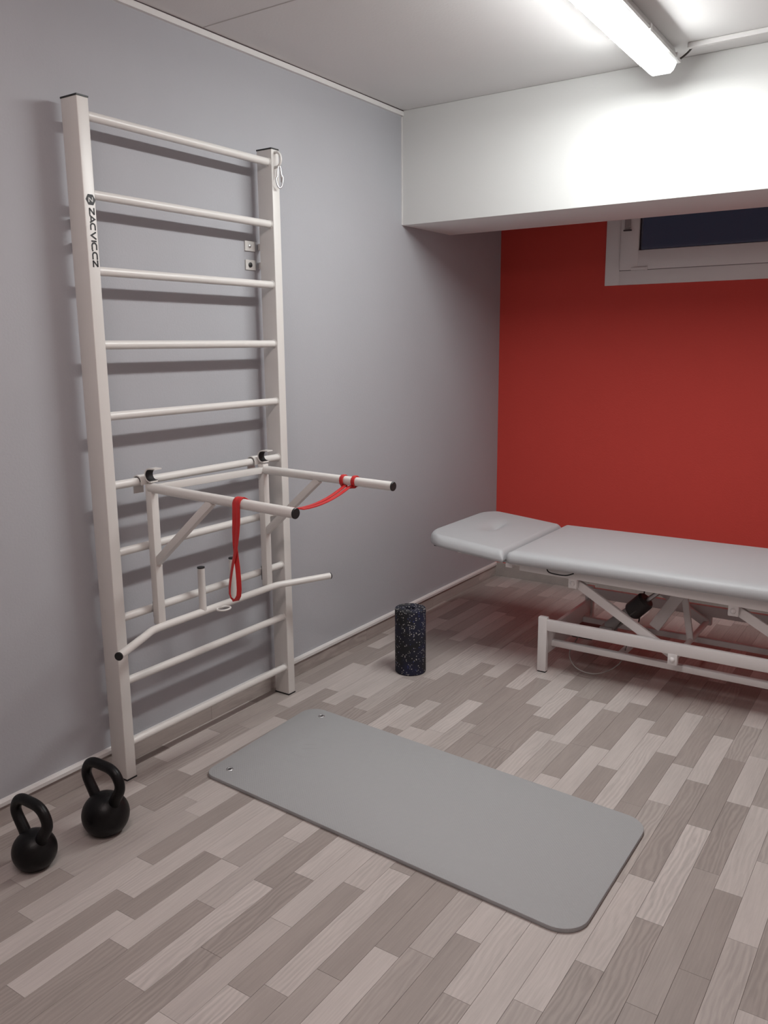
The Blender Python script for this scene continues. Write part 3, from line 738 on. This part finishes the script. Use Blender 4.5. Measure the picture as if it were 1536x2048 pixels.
# headrest: gridded pad with face slot depression and gentle upward tilt
HX0 = .335
def headrest():
    x0, x1 = HX0, FX-.004; h = .060; bm = bmesh.new(); NX, NY_ = 90, 120; G = []
    rl, rr_ = .16, .035
    for i in range(NX+1):
        row = []
        for j in range(NY_+1):
            u, v = i/NX, j/NY_
            # ease towards the edges for a finer roll
            ue = .5-.5*math.cos(PI*u)*(1-.0); ve = .5-.5*math.cos(PI*v)
            U_ = u*.35+ue*.65; V_ = v*.35+ve*.65
            # map to a rounded-left outline
            y = NY+(FY-NY)*V_
            dy = min(y-NY, FY-y); r = rl
            lx = x0+(r-math.sqrt(max(0, r*r-(r-dy)**2)) if dy < r else 0)*.85
            x = lx+(x1-lx)*U_
            dl = x-lx; dr = x1-x; d = min(dl, dr, dy)
            def roll(q, rad): return 1 if q >= rad else math.sqrt(max(0, 1-(1-q/rad)**2))
            z = h*(.30+.70*min(roll(dl, .040), 1)*roll(dr, .030)*roll(dy, .040))
            z += .006*math.sin(PI*min(1, max(0, U_)))*math.sin(PI*V_)
            # dimple over the covered face opening
            ax, ay = (x-.560)/.045, (y-2.300)/.120
            q = ax*ax+ay*ay
            z -= .020*math.exp(-q*1.2)
            ax2, ay2 = (x-.560)/.020, (y-2.300)/.085
            z -= .016*math.exp(-(ax2*ax2+ay2*ay2))
            row.append((x, y, z))
        G.append(row)
    tops = [[bm.verts.new((x, y, z)) for x, y, z in row] for row in G]
    for i in range(NX):
        for j in range(NY_): bm.faces.new((tops[i][j], tops[i+1][j], tops[i+1][j+1], tops[i][j+1]))
    # side wall down and a bottom
    ring = [tops[i][0] for i in range(NX)]+[tops[NX][j] for j in range(NY_)]+[tops[i][NY_] for i in range(NX, 0, -1)]+[tops[0][j] for j in range(NY_, 0, -1)]
    low = [bm.verts.new((v.co.x, v.co.y, .004)) for v in ring]
    cx_ = (x0+x1)/2; cy__ = (NY+FY)/2
    bot = [bm.verts.new((v.co.x+(.010 if v.co.x < cx_ else -.010), v.co.y+(.010 if v.co.y < cy__ else -.010), 0)) for v in low]
    n = len(ring)
    for A, B in ((ring, low), (low, bot)):
        for k in range(n): bm.faces.new((A[k], A[(k+1) % n], B[(k+1) % n], B[k]))
    bm.faces.new(bot)
    bmesh.ops.remove_doubles(bm, verts=bm.verts[:], dist=1e-5)
    # tilt about the fold, place
    for v in bm.verts:
        t = FX-v.co.x; v.co.z += cz0-.002+t*.092
    return bm
obj('headrest', headrest(), M['vinyl'], co, smooth=True)
W = M['frame_white']
# upper frame
def P(name, bm, m=W, par=co, sm=True): return obj(name, bm, m, par, smooth=sm, angle=35)
FLY = 2.600
def zu(x): return .505-.014*(x-1.0)       # the couch top leans very slightly
for y in (LY, FLY):
    P('side_rail', beam(bmesh.new(), (.875, y+.0125, zu(.875)+.024), (2.60, y+.0125, zu(2.60)+.024), .025, .044))
for x in (.93, 1.55, 2.55): P('cross_rail', beam(bmesh.new(), (x, LY+.02, zu(x)+.024), (x, FLY, zu(x)+.024), .035, .038))
P('deck_board', box((FX+.03, LY+.02, cz0-.006), (2.6, FLY-.0, cz0+.004)), M['grey_metal'])
# headrest carrier
for y in (LY+.02, FLY-.02): P('headrest_arm', beam(bmesh.new(), (.52, y, cz0+.010), (.90, y, cz0-.012), .022, .022))
P('headrest_bracket', box((.806, NY+.050, .520), (.842, NY+.085, .542), .002))
P('headrest_bracket', box((.835, NY+.045, .538), (.885, NY+.070, .556), .002))
P('rear_clip', box((.385, NY+.06, .573), (.43, NY+.085, .584), .002), M['black_plastic'])
# release lever under the mattress edge
P('release_lever', tube(bmesh.new(), smooth_path([(1.02, LY-.004, .545), (1.04, LY-.022, .530), (1.08, LY-.028, .526), (1.13, LY-.026, .527), (1.16, LY-.004, .536)], 6), .0032, 8), M['black_plastic'])
# base: posts and rails
for y, s in ((LY, 1), (FLY+.025, -1)):
    ya, yb = (y, y+.030) if s > 0 else (y-.030, y)
    for x in (.983, 2.56):
        l = P('leg', box((x, ya, .006), (x+.046, yb, .288), .003))
        P('foot', box((x+.003, ya+.003, 0), (x+.043, yb-.003, .007), .001), M['black_plastic'], l)
    P('base_rail', box((1.028, ya+.001, .222), (2.562, yb-.001, .277), .003))
# end plates linking near and far posts
for x in (.998, 2.57): P('end_plate', box((x, LY+.030, .085), (x+.020, FLY-.005, .215), .002))
for y in (2.040, 2.480): P('carriage_rail', box((1.018, y, .112), (2.57, y+.030, .142), .002))
for x in (1.35, 2.2): P('carriage_bar', box((x, 2.07, .116), (x+.03, 2.48, .140), .002))
# hinged arms, near and far side
for y, s in ((LY+.030, 1), (FLY-.030, -1)):
    for x0 in (1.150, 1.885):
        P('lift_arm', beam(bmesh.new(), (x0, y+.012*s, zu(x0)-.018), (x0+.495, y+.012*s, .200), .022, .042))
for x in (1.150, 1.885): P('torsion_tube', tube(bmesh.new(), [(x, LY+.03, zu(x)-.018), (x, FLY-.03, zu(x)-.018)], .014, 16))
for x in (1.645, 2.38): P('torsion_tube', tube(bmesh.new(), [(x, LY+.03, .200), (x, FLY-.03, .200)], .014, 16))
def lug(x, z0, z1, y, s):
    l = P('pivot_lug', box((x-.0215, min(y, y+s*.028), z0), (x+.0215, max(y, y+s*.028), z1), .003))
    bm = lathe([(0, .011), (.006, .0105), (.0105, .007), (.0125, .002), (.0125, 0)], 20)
    bmesh.ops.rotate(bm, verts=bm.verts, matrix=Matrix.Rotation(s*PI/2, 3, 'X')); bmesh.ops.translate(bm, verts=bm.verts, vec=(x, y, z0+.025))
    P('bolt_cap', bm, W, l)
for y, s in ((LY-.001, 1), (FLY+.026, -1)):
    for x in (1.154, 1.884): lug(x, zu(x)-.043, zu(x)+.006, y, s)
    for x in (1.641, 2.38): lug(x, .174, .226, y, s)
# lifting motor and actuator
A0, B0 = Vector((1.250, 2.215, .205)), Vector((1.490, 2.215, .425))
P('actuator', tube(bmesh.new(), [A0, A0.lerp(B0, .55)], .030, 20), M['grey_metal'])
P('piston', tube(bmesh.new(), [A0.lerp(B0, .55), B0], .012, 16), M['steel'])
P('motor', tube(bmesh.new(), [(1.360, 2.215, .300), (1.368, 2.215, .308), (1.428, 2.215, .372), (1.436, 2.215, .380)], [.038, .046, .046, .038], 24), M['motor'])
P('gearbox', box((1.215, 2.17, .15), (1.285, 2.26, .215), .008), M['grey_metal'])
P('actuator_bracket', beam(bmesh.new(), (1.600, 2.25, .452), (1.470, 2.25, .235), .030, .055), W)
P('actuator_bracket', beam(bmesh.new(), (1.60, 2.25, .45), (1.645, 2.25, .20), .020, .030), W)
P('control_box', box((1.09, 2.12, .150), (1.20, 2.27, .190), .006), M['motor'])
P('control_cable', tube(bmesh.new(), smooth_path([(1.13, 2.12, .16), (1.12, 2.03, .10), (1.17, 1.99, .045), (1.27, 2.00, .030), (1.36, 2.06, .08), (1.38, 2.12, .17)], 8), .0028, 8), M['cable_light'])
P('control_cable', tube(bmesh.new(), smooth_path([(1.20, 2.2, .17), (1.23, 2.12, .22), (1.29, 2.10, .20), (1.34, 2.13, .27), (1.40, 2.17, .33)], 8), .003, 8), M['cable'])
P('control_cable', tube(bmesh.new(), smooth_path([(1.30, 2.62, .50), (1.305, 2.61, .40), (1.31, 2.60, .30), (1.30, 2.56, .14)], 8), .004, 8), M['cable'])
